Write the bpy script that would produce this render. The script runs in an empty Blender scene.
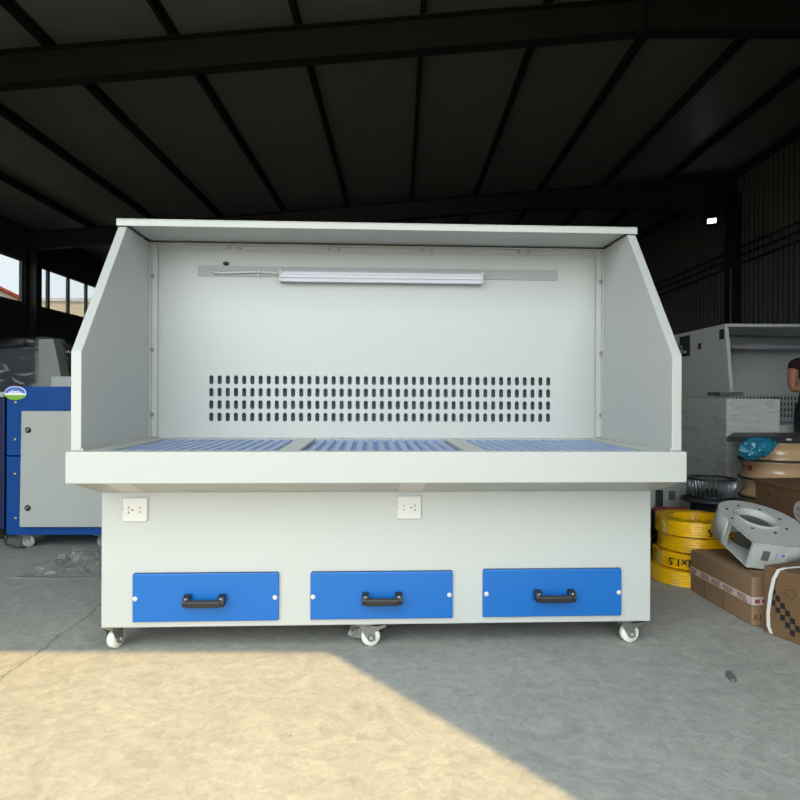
import bpy, bmesh, math, random
from mathutils import Vector, Matrix, noise
random.seed(7)
S = bpy.context.scene
COL = S.collection
PI = math.pi

# ------------------------------------------------------------------ camera numbers
F, HOR, H, ROLL = 640.0, 396.35, 0.893, 0.0041
def ray(px, py):
    dx, dy = px-400, py-HOR
    x = dx*math.cos(ROLL)+dy*math.sin(ROLL); y = -dx*math.sin(ROLL)+dy*math.cos(ROLL)
    return x/F, -y/F
def at(px, py, Y):
    a, b = ray(px, py); return Vector((a*Y, Y, H+b*Y))

# ------------------------------------------------------------------ materials
def _new(name):
    m = bpy.data.materials.new(name); m.use_nodes = True
    return m, m.node_tree, m.node_tree.nodes['Principled BSDF']
def mat(name, col, rough=.5, metal=0., var=0., vscale=8., bump=0., bscale=200., coat=0., stretch=None, emit=None, spec=.5):
    m, nt, b = _new(name)
    b.inputs['Base Color'].default_value = (*col, 1); b.inputs['Roughness'].default_value = rough
    b.inputs['Metallic'].default_value = metal; b.inputs['Coat Weight'].default_value = coat
    b.inputs['Specular IOR Level'].default_value = spec
    N, L = nt.nodes, nt.links
    tc = N.new('ShaderNodeTexCoord'); src = tc.outputs['Object']
    if stretch:
        mp = N.new('ShaderNodeMapping'); mp.inputs['Scale'].default_value = stretch
        L.new(src, mp.inputs['Vector']); src = mp.outputs['Vector']
    if var:
        n = N.new('ShaderNodeTexNoise'); n.inputs['Scale'].default_value = vscale; n.inputs['Detail'].default_value = 6
        L.new(src, n.inputs['Vector'])
        r = N.new('ShaderNodeMix'); r.data_type = 'RGBA'
        r.inputs['A'].default_value = (*[c*(1-var) for c in col], 1); r.inputs['B'].default_value = (*[min(1, c*(1+var)) for c in col], 1)
        L.new(n.outputs['Fac'], r.inputs['Factor']); L.new(r.outputs['Result'], b.inputs['Base Color'])
    if bump:
        n = N.new('ShaderNodeTexNoise'); n.inputs['Scale'].default_value = bscale; n.inputs['Detail'].default_value = 3
        L.new(src, n.inputs['Vector'])
        bp = N.new('ShaderNodeBump'); bp.inputs['Strength'].default_value = bump; bp.inputs['Distance'].default_value = .01
        L.new(n.outputs['Fac'], bp.inputs['Height']); L.new(bp.outputs['Normal'], b.inputs['Normal'])
    if emit:
        b.inputs['Emission Color'].default_value = (*emit[0], 1); b.inputs['Emission Strength'].default_value = emit[1]
    return m
def srgb(r, g, b):
    f = lambda c: (c/255/12.92 if c/255 <= .04045 else ((c/255+.055)/1.055)**2.4)
    return (f(r), f(g), f(b))
def film(name, tint, opac, wrinkle=14., stretch=(1, 1, 1), rough=.12, p0=.47, p1=.72, top=.45, bst=.5):
    """crinkled clear plastic film"""
    m, nt, b = _new(name); N, L = nt.nodes, nt.links
    b.inputs['Base Color'].default_value = (*tint, 1); b.inputs['Roughness'].default_value = rough
    b.inputs['Specular IOR Level'].default_value = .8
    tr = N.new('ShaderNodeBsdfTransparent'); mx = N.new('ShaderNodeMixShader')
    tc = N.new('ShaderNodeTexCoord'); mp = N.new('ShaderNodeMapping'); mp.inputs['Scale'].default_value = stretch
    mp.inputs['Rotation'].default_value = (.5, .6, .4)
    L.new(tc.outputs['Object'], mp.inputs['Vector'])
    n = N.new('ShaderNodeTexNoise'); n.inputs['Scale'].default_value = wrinkle; n.inputs['Detail'].default_value = 8
    n.inputs['Distortion'].default_value = 1.2
    L.new(mp.outputs['Vector'], n.inputs['Vector'])
    rp = N.new('ShaderNodeValToRGB'); rp.color_ramp.elements[0].position = p0; rp.color_ramp.elements[1].position = p1
    rp.color_ramp.elements[0].color = (max(0, opac),)*3+(1,); rp.color_ramp.elements[1].color = (min(1, opac+top),)*3+(1,)
    L.new(n.outputs['Fac'], rp.inputs['Fac']); L.new(rp.outputs['Color'], mx.inputs['Fac'])
    bp = N.new('ShaderNodeBump'); bp.inputs['Strength'].default_value = bst; bp.inputs['Distance'].default_value = .02
    L.new(n.outputs['Fac'], bp.inputs['Height']); L.new(bp.outputs['Normal'], b.inputs['Normal'])
    L.new(tr.outputs[0], mx.inputs[1]); L.new(b.outputs[0], mx.inputs[2])
    L.new(mx.outputs[0], N['Material Output'].inputs['Surface'])
    return m
def glass(name):
    m, nt, b = _new(name); N, L = nt.nodes, nt.links
    tr = N.new('ShaderNodeBsdfTransparent'); gl = N.new('ShaderNodeBsdfGlossy'); gl.inputs['Roughness'].default_value = .02
    fr = N.new('ShaderNodeMath'); fr.operation = 'POWER'; fr.inputs[1].default_value = 4.; lw = N.new('ShaderNodeLayerWeight'); lw.inputs['Blend'].default_value = .5; L.new(lw.outputs['Facing'], fr.inputs[0]); mx = N.new('ShaderNodeMixShader')
    tr.inputs['Color'].default_value = (.47, .48, .49, 1)
    L.new(fr.outputs[0], mx.inputs[0]); L.new(tr.outputs[0], mx.inputs[1]); L.new(gl.outputs[0], mx.inputs[2])
    L.new(mx.outputs[0], N['Material Output'].inputs['Surface'])
    return m
def concrete():
    m, nt, b = _new('hall_concrete'); N, L = nt.nodes, nt.links
    tc = N.new('ShaderNodeTexCoord')
    def nz(scale, det=8, dist=0., rough=.6):
        n = N.new('ShaderNodeTexNoise'); n.inputs['Scale'].default_value = scale; n.inputs['Detail'].default_value = det
        n.inputs['Distortion'].default_value = dist; n.inputs['Roughness'].default_value = rough
        L.new(tc.outputs['Object'], n.inputs['Vector']); return n.outputs['Fac']
    def ramp(x, p0, c0, p1, c1):
        r = N.new('ShaderNodeValToRGB'); e = r.color_ramp.elements
        e[0].position, e[0].color, e[1].position, e[1].color = p0, (*c0, 1), p1, (*c1, 1)
        L.new(x, r.inputs['Fac']); return r.outputs['Color']
    def mul(a, bb, f=1.):
        x = N.new('ShaderNodeMix'); x.data_type = 'RGBA'; x.blend_type = 'MULTIPLY'; x.inputs['Factor'].default_value = f
        L.new(a, x.inputs['A']); L.new(bb, x.inputs['B']); return x.outputs['Result']
    base = ramp(nz(1.3, 6, .6), .25, (.325, .328, .31), .75, (.385, .386, .365))
    swirl = ramp(nz(4.5, 10, 3.0, .62), .36, (.88, .88, .87), .62, (1.04, 1.04, 1.03))
    fine = ramp(nz(30, 10, .8, .8), .32, (.78, .78, .77), .68, (1.12, 1.12, 1.12))
    c = mul(mul(base, swirl), fine)
    # dark flecks
    v = N.new('ShaderNodeTexVoronoi'); v.inputs['Scale'].default_value = 5.5; L.new(tc.outputs['Object'], v.inputs['Vector'])
    fl = ramp(v.outputs['Distance'], .02, (.5, .5, .5), .035, (1, 1, 1)); c = mul(c, fl, .7)
    # hairline crack running across the left of the floor
    sep = N.new('ShaderNodeSeparateXYZ'); L.new(tc.outputs['Object'], sep.inputs[0])
    def math_(op, a, bb):
        x = N.new('ShaderNodeMath'); x.operation = op
        for i, q in enumerate((a, bb)):
            if isinstance(q, (int, float)): x.inputs[i].default_value = q
            elif q is not None: L.new(q, x.inputs[i])
        return x.outputs[0]
    p, q = at(75, 625, 1), at(0, 680, 1)
    Y1 = H/(H-p.z); Y2 = H/(H-q.z); X1, X2 = p.x*Y1, q.x*Y2
    dx, dy = X2-X1, Y2-Y1; ln = math.hypot(dx, dy); nx, ny = -dy/ln, dx/ln
    d = math_('ADD', math_('MULTIPLY', sep.outputs['X'], nx), math_('MULTIPLY', sep.outputs['Y'], ny))
    d = math_('SUBTRACT', d, nx*X1+ny*Y1)
    wob = math_('MULTIPLY', math_('SUBTRACT', nz(6, 5), .5), .10)
    d = math_('ABSOLUTE', math_('ADD', d, wob), None)
    cr = ramp(d, .0015, (.45, .45, .45), .006, (1, 1, 1)); c = mul(c, cr, .8)
    L.new(c, b.inputs['Base Color']); b.inputs['Roughness'].default_value = .78; b.inputs['Specular IOR Level'].default_value = .3
    bp = N.new('ShaderNodeBump'); bp.inputs['Strength'].default_value = .25; bp.inputs['Distance'].default_value = .01
    L.new(nz(30, 8, .5), bp.inputs['Height']); L.new(bp.outputs['Normal'], b.inputs['Normal'])
    return m

M = {}
M['white'] = mat('white_paint', (.45, .465, .447), .38, bump=.04, bscale=500)
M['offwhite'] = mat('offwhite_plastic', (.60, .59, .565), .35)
M['blue'] = mat('blue_paint', srgb(2, 95, 172), .38, bump=.03, bscale=500)
M['grille'] = mat('grille_blue', srgb(78, 112, 176), .4)
M['grille_bar'] = mat('grille_bar_blue', srgb(140, 162, 200), .4)
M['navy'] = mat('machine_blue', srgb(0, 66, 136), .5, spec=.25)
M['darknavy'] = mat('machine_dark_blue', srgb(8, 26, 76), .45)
M['greypaint'] = mat('grey_paint', (.39, .41, .395), .45)
M['shadewhite'] = mat('pale_grey_paint', (.64, .655, .63), .45)
M['stripgrey'] = mat('strip_grey', (.33, .345, .34), .5)
M['lampwhite'] = mat('lamp_plastic', (.60, .585, .65), .25)
M['black'] = mat('black_plastic', (.018, .018, .02), .38)
M['filter'] = mat('filter_cloth', (.10, .14, .145), .9, var=.3, vscale=40)
M['steel'] = mat('zinc_steel', (.34, .34, .32), .35, metal=.9)
M['wheel'] = mat('nylon_wheel', (.72, .74, .68), .4)
M['slot'] = mat('socket_slot', (.03, .03, .03), .6)
M['concrete'] = concrete()
M['yard'] = mat('yard_concrete', (.16, .157, .15), .9, var=.12, vscale=1.5)
M['roof'] = mat('roof_sheet', (.36, .375, .345), .42, var=.12, vscale=1.2, bump=.12, bscale=3, stretch=(1, 6, 1))
M['beam'] = mat('dark_steel_paint', (.035, .033, .028), .55)
M['purlin'] = mat('purlin_steel', (.022, .021, .018), .6)
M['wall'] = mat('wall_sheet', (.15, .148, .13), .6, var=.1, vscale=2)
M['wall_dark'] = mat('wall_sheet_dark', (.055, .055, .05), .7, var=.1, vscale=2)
M['frame'] = mat('window_frame_grey', (.16, .16, .155), .5)
M['glass'] = glass('window_glass')
M['film'] = film('clear_film', (.42, .44, .43), .08, 5, (1, 1, 5), .12, .5, .75, .3, .25)
M['filmdark'] = film('dark_wrap_film', (.62, .66, .72), .02, 6, (1, 1, 2.4), .1, .56, .68, .5)
M['filmgrey'] = film('grey_film', (.30, .295, .28), .45, 12, (1, 1, 1), .06, .47, .72, .45, 1.)
M['card'] = mat('cardboard', srgb(140, 112, 84), .85, var=.10, vscale=9, bump=.15, bscale=60)
M['card2'] = mat('cardboard_brown', srgb(112, 86, 58), .85, var=.10, vscale=9, bump=.15, bscale=60)
M['tape'] = mat('white_tape', srgb(205, 195, 190), .4)
M['red'] = mat('red_print', srgb(146, 62, 66), .6)
M['ink'] = mat('black_print', (.012, .011, .01), .7)
M['brownink'] = mat('brown_print', srgb(92, 62, 36), .8)
M['strap'] = mat('white_strap', (.75, .75, .73), .4)
M['yellow'] = mat('yellow_wire', srgb(250, 194, 10), .33, var=.12, vscale=14, coat=.3)
M['wrapclear'] = film('coil_wrap', (.72, .62, .42), .10, 12)
M['voluteg'] = mat('volute_grey', (.47, .49, .475), .42, bump=.05, bscale=120)
M['dark'] = mat('dark_interior', (.03, .03, .03), .8)
M['impeller'] = mat('impeller_black', (.03, .034, .036), .4, metal=.3)
M['blade'] = mat('impeller_blade', (.30, .34, .35), .3, metal=.6)
M['bin'] = mat('black_bin', (.022, .024, .03), .5)
M['tan'] = mat('tan_film_roll', srgb(214, 180, 140), .22, var=.06, vscale=6, coat=.6)
M['flange'] = mat('spool_edge', (.05, .05, .048), .6)
M['board'] = mat('dark_board', (.035, .037, .045), .45, var=.3, vscale=10)
M['teal'] = mat('blue_bag_film', srgb(40, 128, 160), .22, var=.8, vscale=26, coat=.5, bump=.8, bscale=26)
M['sheetgrey'] = mat('wrapped_sheet', (.24, .25, .24), .5, var=.1, vscale=5)
M['darkthing'] = mat('dark_machine', (.03, .034, .045), .45)
M['skin'] = mat('skin', srgb(176, 120, 92), .55, var=.05, vscale=20)
M['shirt'] = mat('dark_shirt', srgb(46, 20, 24), .9, var=.1, vscale=30)
M['trouser'] = mat('black_trouser', (.016, .016, .018), .9)
M['hair'] = mat('black_hair', (.010, .009, .008), .6, bump=.4, bscale=90)
M['eye'] = mat('eye_dark', (.02, .015, .012), .3)
M['cream'] = mat('cream_render', srgb(236, 226, 200), .9)
M['tile'] = mat('red_roof', srgb(196, 92, 66), .85)
M['lens'] = mat('flood_lens', (1, 1, 1), .3, emit=((1, .98, .94), 3))
M['cable'] = mat('dark_conduit', (.02, .02, .02), .6)
M['pipe'] = mat('grey_pipe', (.35, .35, .34), .5)
M['lav'] = mat('logo_blue', srgb(70, 110, 200), .4)
M['leaf'] = mat('logo_green', srgb(120, 176, 40), .4)
M['logowhite'] = mat('logo_white', (.85, .87, .9), .4)
M['rubber'] = mat('grey_rubber', (.12, .12, .115), .6)

# ------------------------------------------------------------------ mesh helpers
class MB:
    def __init__(s): s.bm = bmesh.new()
    def face(s, pts, i=0):
        f = s.bm.faces.new([s.bm.verts.new(p) for p in pts]); f.material_index = i; return f
    def box(s, x0, x1, y0, y1, z0, z1, i=0):
        v = [s.bm.verts.new((x, y, z)) for z in (z0, z1) for y in (y0, y1) for x in (x0, x1)]
        for q in ((0, 2, 3, 1), (4, 5, 7, 6), (0, 1, 5, 4), (2, 6, 7, 3), (0, 4, 6, 2), (1, 3, 7, 5)):
            s.bm.faces.new([v[k] for k in q]).material_index = i
        return s
    def obox(s, c, d, i=0, rot=None):
        """box centred on c, full sizes d, optional 3x3 rotation"""
        n = len(s.bm.verts); s.box(-d[0]/2, d[0]/2, -d[1]/2, d[1]/2, -d[2]/2, d[2]/2, i)
        s.bm.verts.ensure_lookup_table()
        for v in s.bm.verts[n:]:
            v.co = (rot @ v.co if rot else v.co)+Vector(c)
        return s
    def prism(s, poly, axis, a, b, i=0):
        """poly of 2-D points extruded along axis (0,1,2) from a to b"""
        def P(p, t):
            return {0: (t, p[0], p[1]), 1: (p[0], t, p[1]), 2: (p[0], p[1], t)}[axis]
        A = [s.bm.verts.new(P(p, a)) for p in poly]; B = [s.bm.verts.new(P(p, b)) for p in poly]
        n = len(poly)
        fs = [s.bm.faces.new(A), s.bm.faces.new(B[::-1])]
        for k in range(n): fs.append(s.bm.faces.new((A[k], B[k], B[(k+1) % n], A[(k+1) % n])))
        for f in fs: f.material_index = i
        return s
    def cyl(s, p, q, r, n=20, i=0, r2=None, cap=True):
        p, q = Vector(p), Vector(q); d = (q-p).normalized()
        a = d.orthogonal().normalized(); b = d.cross(a); r2 = r if r2 is None else r2
        A = [s.bm.verts.new(p+(a*math.cos(t)+b*math.sin(t))*r) for t in (2*PI*k/n for k in range(n))]
        B = [s.bm.verts.new(q+(a*math.cos(t)+b*math.sin(t))*r2) for t in (2*PI*k/n for k in range(n))]
        for k in range(n):
            f = s.bm.faces.new((A[k], A[(k+1) % n], B[(k+1) % n], B[k])); f.material_index = i; f.smooth = True
        if cap:
            s.bm.faces.new(A[::-1]).material_index = i; s.bm.faces.new(B).material_index = i
        return s
    def lathe(s, prof, n=48, c=(0, 0, 0), i=0, close=False):
        """profile of (r, z) turned about z"""
        rings = []
        for r, z in prof:
            rings.append([s.bm.verts.new((c[0]+r*math.cos(2*PI*k/n), c[1]+r*math.sin(2*PI*k/n), c[2]+z)) for k in range(n)])
        if close: rings.append(rings[0])
        for A, B in zip(rings, rings[1:]):
            for k in range(n):
                f = s.bm.faces.new((A[k], A[(k+1) % n], B[(k+1) % n], B[k])); f.material_index = i; f.smooth = True
        if not close:
            if prof[0][0] > 1e-6: s.bm.faces.new(rings[0][::-1]).material_index = i
            if prof[-1][0] > 1e-6: s.bm.faces.new(rings[-1]).material_index = i
        return s
    def tube(s, pts, r, n=10, i=0):
        pts = [Vector(p) for p in pts]; rings = []; up = None
        for k, p in enumerate(pts):
            d = (pts[min(k+1, len(pts)-1)]-pts[max(k-1, 0)]).normalized()
            if up is None: up = d.orthogonal().normalized()
            up = (up-d*up.dot(d)).normalized(); b = d.cross(up)
            rings.append([s.bm.verts.new(p+(up*math.cos(t)+b*math.sin(t))*r) for t in (2*PI*j/n for j in range(n))])
        for A, B in zip(rings, rings[1:]):
            for j in range(n):
                f = s.bm.faces.new((A[j], A[(j+1) % n], B[(j+1) % n], B[j])); f.smooth = True; f.material_index = i
        s.bm.faces.new(rings[0][::-1]).material_index = i; s.bm.faces.new(rings[-1]).material_index = i
        return s
    def ball(s, c, r, i=0, n=12, sc=(1, 1, 1)):
        ret = bmesh.ops.create_uvsphere(s.bm, u_segments=n, v_segments=max(6, n*2//3), radius=r)
        for v in ret['verts']:
            v.co = Vector((v.co.x*sc[0], v.co.y*sc[1], v.co.z*sc[2]))+Vector(c)
            for f in v.link_faces: f.smooth = True; f.material_index = i
        return s
    def build(s, name, mats, parent=None, bevel=0., seg=2, loc=None, rot=None):
        bmesh.ops.recalc_face_normals(s.bm, faces=s.bm.faces)
        me = bpy.data.meshes.new(name); s.bm.to_mesh(me); s.bm.free()
        for m in (mats if isinstance(mats, (list, tuple)) else [mats]): me.materials.append(m)
        o = bpy.data.objects.new(name, me); COL.objects.link(o)
        if parent: o.parent = parent
        if loc is not None: o.location = loc
        if rot is not None: o.rotation_euler = rot
        if bevel:
            b = o.modifiers.new('bevel', 'BEVEL'); b.width = bevel; b.segments = seg; b.limit_method = 'ANGLE'; b.angle_limit = .6
        return o
def tag(o, label=None, cat=None, group=None, kind=None):
    if label: o['label'] = label
    if cat: o['category'] = cat
    if group: o['group'] = group
    if kind: o['kind'] = kind
    return o
def thing(name, label, cat, loc=(0, 0, 0), rz=0., group=None):
    o = bpy.data.objects.new(name, None); COL.objects.link(o); o.location = loc; o.rotation_euler = (0, 0, rz)
    o.empty_display_size = .1
    return tag(o, label, cat, group)
def struct(o): o['kind'] = 'structure'; return o
def copy_tree(o, parent=None):
    c = o.copy(); COL.objects.link(c)
    if parent: c.parent = parent
    for ch in list(o.children): copy_tree(ch, c)
    return c
def text_mesh(body, size):
    cu = bpy.data.curves.new('lettering', 'FONT'); cu.body = body; cu.size = size; cu.align_x = 'CENTER'; cu.align_y = 'CENTER'
    cu.extrude = 0; cu.offset = size*.018
    ob = bpy.data.objects.new('lettering', cu); COL.objects.link(ob)
    dg = bpy.context.evaluated_depsgraph_get(); me = bpy.data.meshes.new_from_object(ob.evaluated_get(dg))
    bpy.data.objects.remove(ob); bpy.data.curves.remove(cu)
    return me
def R3(*e):
    from mathutils import Euler
    return Euler(e).to_matrix()

# ================================================================== THE SETTING
XL, XR, YB = -9.06, 8.25, 26.0
YW = -.35
SL = .087                                     # roof slope, rising to the right
roofz = lambda x: 5.75+SL*x
MB().box(XL, XR, YW-.15, YB, -.12, 0).build('floor', M['concrete']); struct(bpy.data.objects['floor'])
g = MB(); g.box(-90, 90, -60, 130, -.4, -.125); struct(g.build('ground', M['yard']))
# yard paving right up to the door sill
g = MB(); g.box(-9, 9, -30, YW-.152, -.124, -.004); struct(g.build('yard_paving', M['yard']))
# ceiling: sloping sheets with shallow ribs
r = MB()
r.prism([(XL-.4, roofz(XL-.4)), (XR+.3, roofz(XR+.3)), (XR+.3, roofz(XR+.3)+.08), (XL-.4, roofz(XL-.4)+.08)], 1, YW-.4, YB+.2)
struct(r.build('ceiling', M['roof']))
# right wall: trapezoid-ribbed sheet
w = MB(); pts = []; y = YW-.15; p_ = .19
while y < YB:
    pts += [(XR, y), (XR, y+p_*.55), (XR-.035, y+p_*.66), (XR-.035, y+p_*.9)]; y += p_
pts = [(x, yy) for x, yy in pts if yy <= YB]
z1 = roofz(XR)
poly = pts+[(XR+.06, pts[-1][1]), (XR+.06, YW-.15)]
w.prism(poly, 2, 0, z1); struct(w.build('wall_right', M['wall']))
# back wall, front wall with the wide doorway
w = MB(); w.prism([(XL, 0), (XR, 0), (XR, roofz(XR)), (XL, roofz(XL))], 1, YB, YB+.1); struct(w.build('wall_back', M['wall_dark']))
DX0, DX1, DZ = -4.0, 1.91, 4.5
w = MB()
w.prism([(XL, 0), (DX0, 0), (DX0, DZ), (DX1, DZ), (DX1, 0), (XR, 0), (XR, roofz(XR)), (XL, roofz(XL))], 1, YW-.15, YW)
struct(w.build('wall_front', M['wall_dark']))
# left wall with a band of windows
WZ0, WZ1 = 3.08, 4.15
bays = [(8.2, 15.4), (16.08, 23.0)]
w = MB(); w.box(XL-.12, XL, YW-.15, YB, 0, WZ0); w.box(XL-.12, XL, YW-.15, YB, WZ1, roofz(XL))
ys = [YW-.15]+[q for b in bays for q in b]+[YB]
for k in range(0, len(ys), 2): w.box(XL-.12, XL, ys[k], ys[k+1], WZ0, WZ1)
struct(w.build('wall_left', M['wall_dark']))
for n, (a, b) in enumerate(bays):
    f = MB(); t = .05
    f.box(XL-.08, XL-.02, a, b, WZ0, WZ0+t); f.box(XL-.08, XL-.02, a, b, WZ1-t, WZ1)
    k = a+.45 if n else b-1.0*round(b-a-.5)
    f.box(XL-.08, XL-.02, a, a+t, WZ0, WZ1); f.box(XL-.08, XL-.02, b-t, b, WZ0, WZ1)
    while k < b-.3:
        if k > a+.1: f.box(XL-.08, XL-.02, k-.05, k+.05, WZ0, WZ1)
        k += 1.0
    fo = struct(f.build('window_%d' % (n+1), M['frame']))
    gl = MB().box(XL-.055, XL-.047, a+.02, b-.02, WZ0+.02, WZ1-.02).build('glass_pane', M['glass'], fo)
# steel portal frames: tapered rafters and columns
def rafter(Y):
    xk = 3.05; d = .42
    zt = lambda x: roofz(x)-.16
    zb = lambda x: zt(x)-d if x < xk else zt(xk)-d
    xs0, xs1 = XL+.02, XR-.12
    m = MB()
    web = [(xs0, zt(xs0)), (xs0, zb(xs0)), (xk, zb(xk)), (xs1, zb(xs1)), (xs1, zt(xs1))]
    m.prism(web, 1, Y-.006, Y+.006)
    for a, b in ((xs0, xk), (xk, xs1)):
        for z, s in ((zb, 1), (zt, -1)):
            m.prism([(a, z(a)), (b, z(b)), (b, z(b)+s*.014), (a, z(a)+s*.014)], 1, Y-.1, Y+.1)
    m.box(xk-.008, xk+.008, Y-.1, Y+.1, zb(xk), zt(xk))
    struct(m.build('roof_beam', M['beam']))
def column(x, Y):
    zt = roofz(x)-.6; m = MB()
    m.box(x-.14, x-.126, Y-.12, Y+.12, 0, zt); m.box(x+.126, x+.14, Y-.12, Y+.12, 0, zt); m.box(x-.126, x+.126, Y-.006, Y+.006, 0, zt)
    m.box(x-.18, x+.18, Y-.16, Y+.16, 0, .02)
    struct(m.build('steel_column', M['beam']))
for Y in (YW+.15, 8.0, 15.5, 22.9):
    rafter(Y)
    column(XL+.17, Y); column(XR-.2, Y)
# purlins (C-sections under the sheets), 1.47 m apart
px_ = (532-400)/F*8.86
x = px_-1.56*7
k = 0
while x < XR-.2:
    if x > XL+.1:
        m = MB(); z = roofz(x)
        m.box(x-.03, x+.03, YW-.1, YB, z-.158, z-.150); m.box(x-.03, x-.024, YW-.1, YB, z-.158, z-.006); m.box(x-.03, x+.03, YW-.1, YB, z-.012, z-.004)
        m.box(x+.024, x+.03, YW-.1, YB, z-.158, z-.135)
        struct(m.build('roof_purlin', M['purlin']))
    x += 1.56
# eave beam along the right wall and gutters
m = MB(); m.box(XR-.13, XR-.04, -.1, YB, roofz(XR)-.22, roofz(XR)-.03); struct(m.build('eave_beam', M['beam']))

# ---- things fixed to the walls
for k, (yy, nm) in enumerate(((222, 'topmost'), (231.5, 'middle'), (241, 'lowest'))):
    z = H-(yy-1.6-HOR)/F*(8.19*F/400)
    m = MB().cyl((XR-.10, .2, z), (XR-.10, YB-.1, z), .022, 10)
    for yy2 in range(1, 26, 3): m.box(XR-.115, XR-.045, yy2-.02, yy2+.02, z-.03, z-.022)
    tag(m.build('cable_conduit', M['cable']), 'thin dark conduit running level along the ribbed right wall, %s of three' % nm, 'conduit', 'conduits along the right wall')
pt = at(732, 266, 15.3); pb = at(732, 330, 15.3)
m = MB().cyl((pt.x, 15.36, .0), (pt.x, 15.36, pt.z), .022, 10)
tag(m.build('drain_pipe', M['pipe']), 'thin light grey upright pipe against the right rear steel column', 'pipe')
# floodlight
c = at(712, 222, 15.25)
fl = thing('floodlight', 'small bright floodlight bracketed on the right rear steel column', 'lamp', c)
rot = R3(-.5, 0, -.55)
m = MB(); m.obox((0, 0, 0), (.24, .09, .20), 0, rot)
for k in range(6): m.obox(rot @ Vector((-.1+.04*k, .06, 0)), (.006, .05, .17), 0, rot)
m.build('lamp_housing', M['black'], fl, .01)
m = MB(); m.obox(rot @ Vector((.0, -.05, -.01)), (.19, .012, .14), 0, rot); m.build('lens', M['lens'], fl)
m = MB(); m.tube([(0, .03, -.06), (.1, .06, -.03), (.44, .1, .0)], .016); m.build('bracket', M['black'], fl)

# ---- buildings seen through the windows
b = thing('building', 'cream gabled building with thin red roof edge seen through leftmost window', 'building', (-28, 34, -.125))
m = MB(); az, ez = 9.7, 7.75
m.prism([(-15, 0), (15, 0), (15, ez), (0, az), (-15, ez)], 0, -16, 0); m.build('wall', M['cream'], b)
m = MB()
for s_ in (-1, 1): m.prism([(0, az), (s_*15.3, ez-.04), (s_*15.3, ez+.16), (0, az+.2)], 0, -16.3, .25)
m.build('roof', M['tile'], b)
b = thing('building', 'pale flat-roofed building seen through the left rear windows', 'building', (-34, 56, -.125))
MB().box(-14, 16, 0, 12, 0, 9.2).build('wall', M['cream'], b)
MB().box(-14.2, 16.2, -.15, 12.2, 9.2, 9.5).build('parapet', M['logowhite'], b)
for k in range(8):
    MB().box(-12+3.2*k, -10.4+3.2*k, -.05, .02, 5.2, 7.0).build('window', M['frame'], b)

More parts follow.
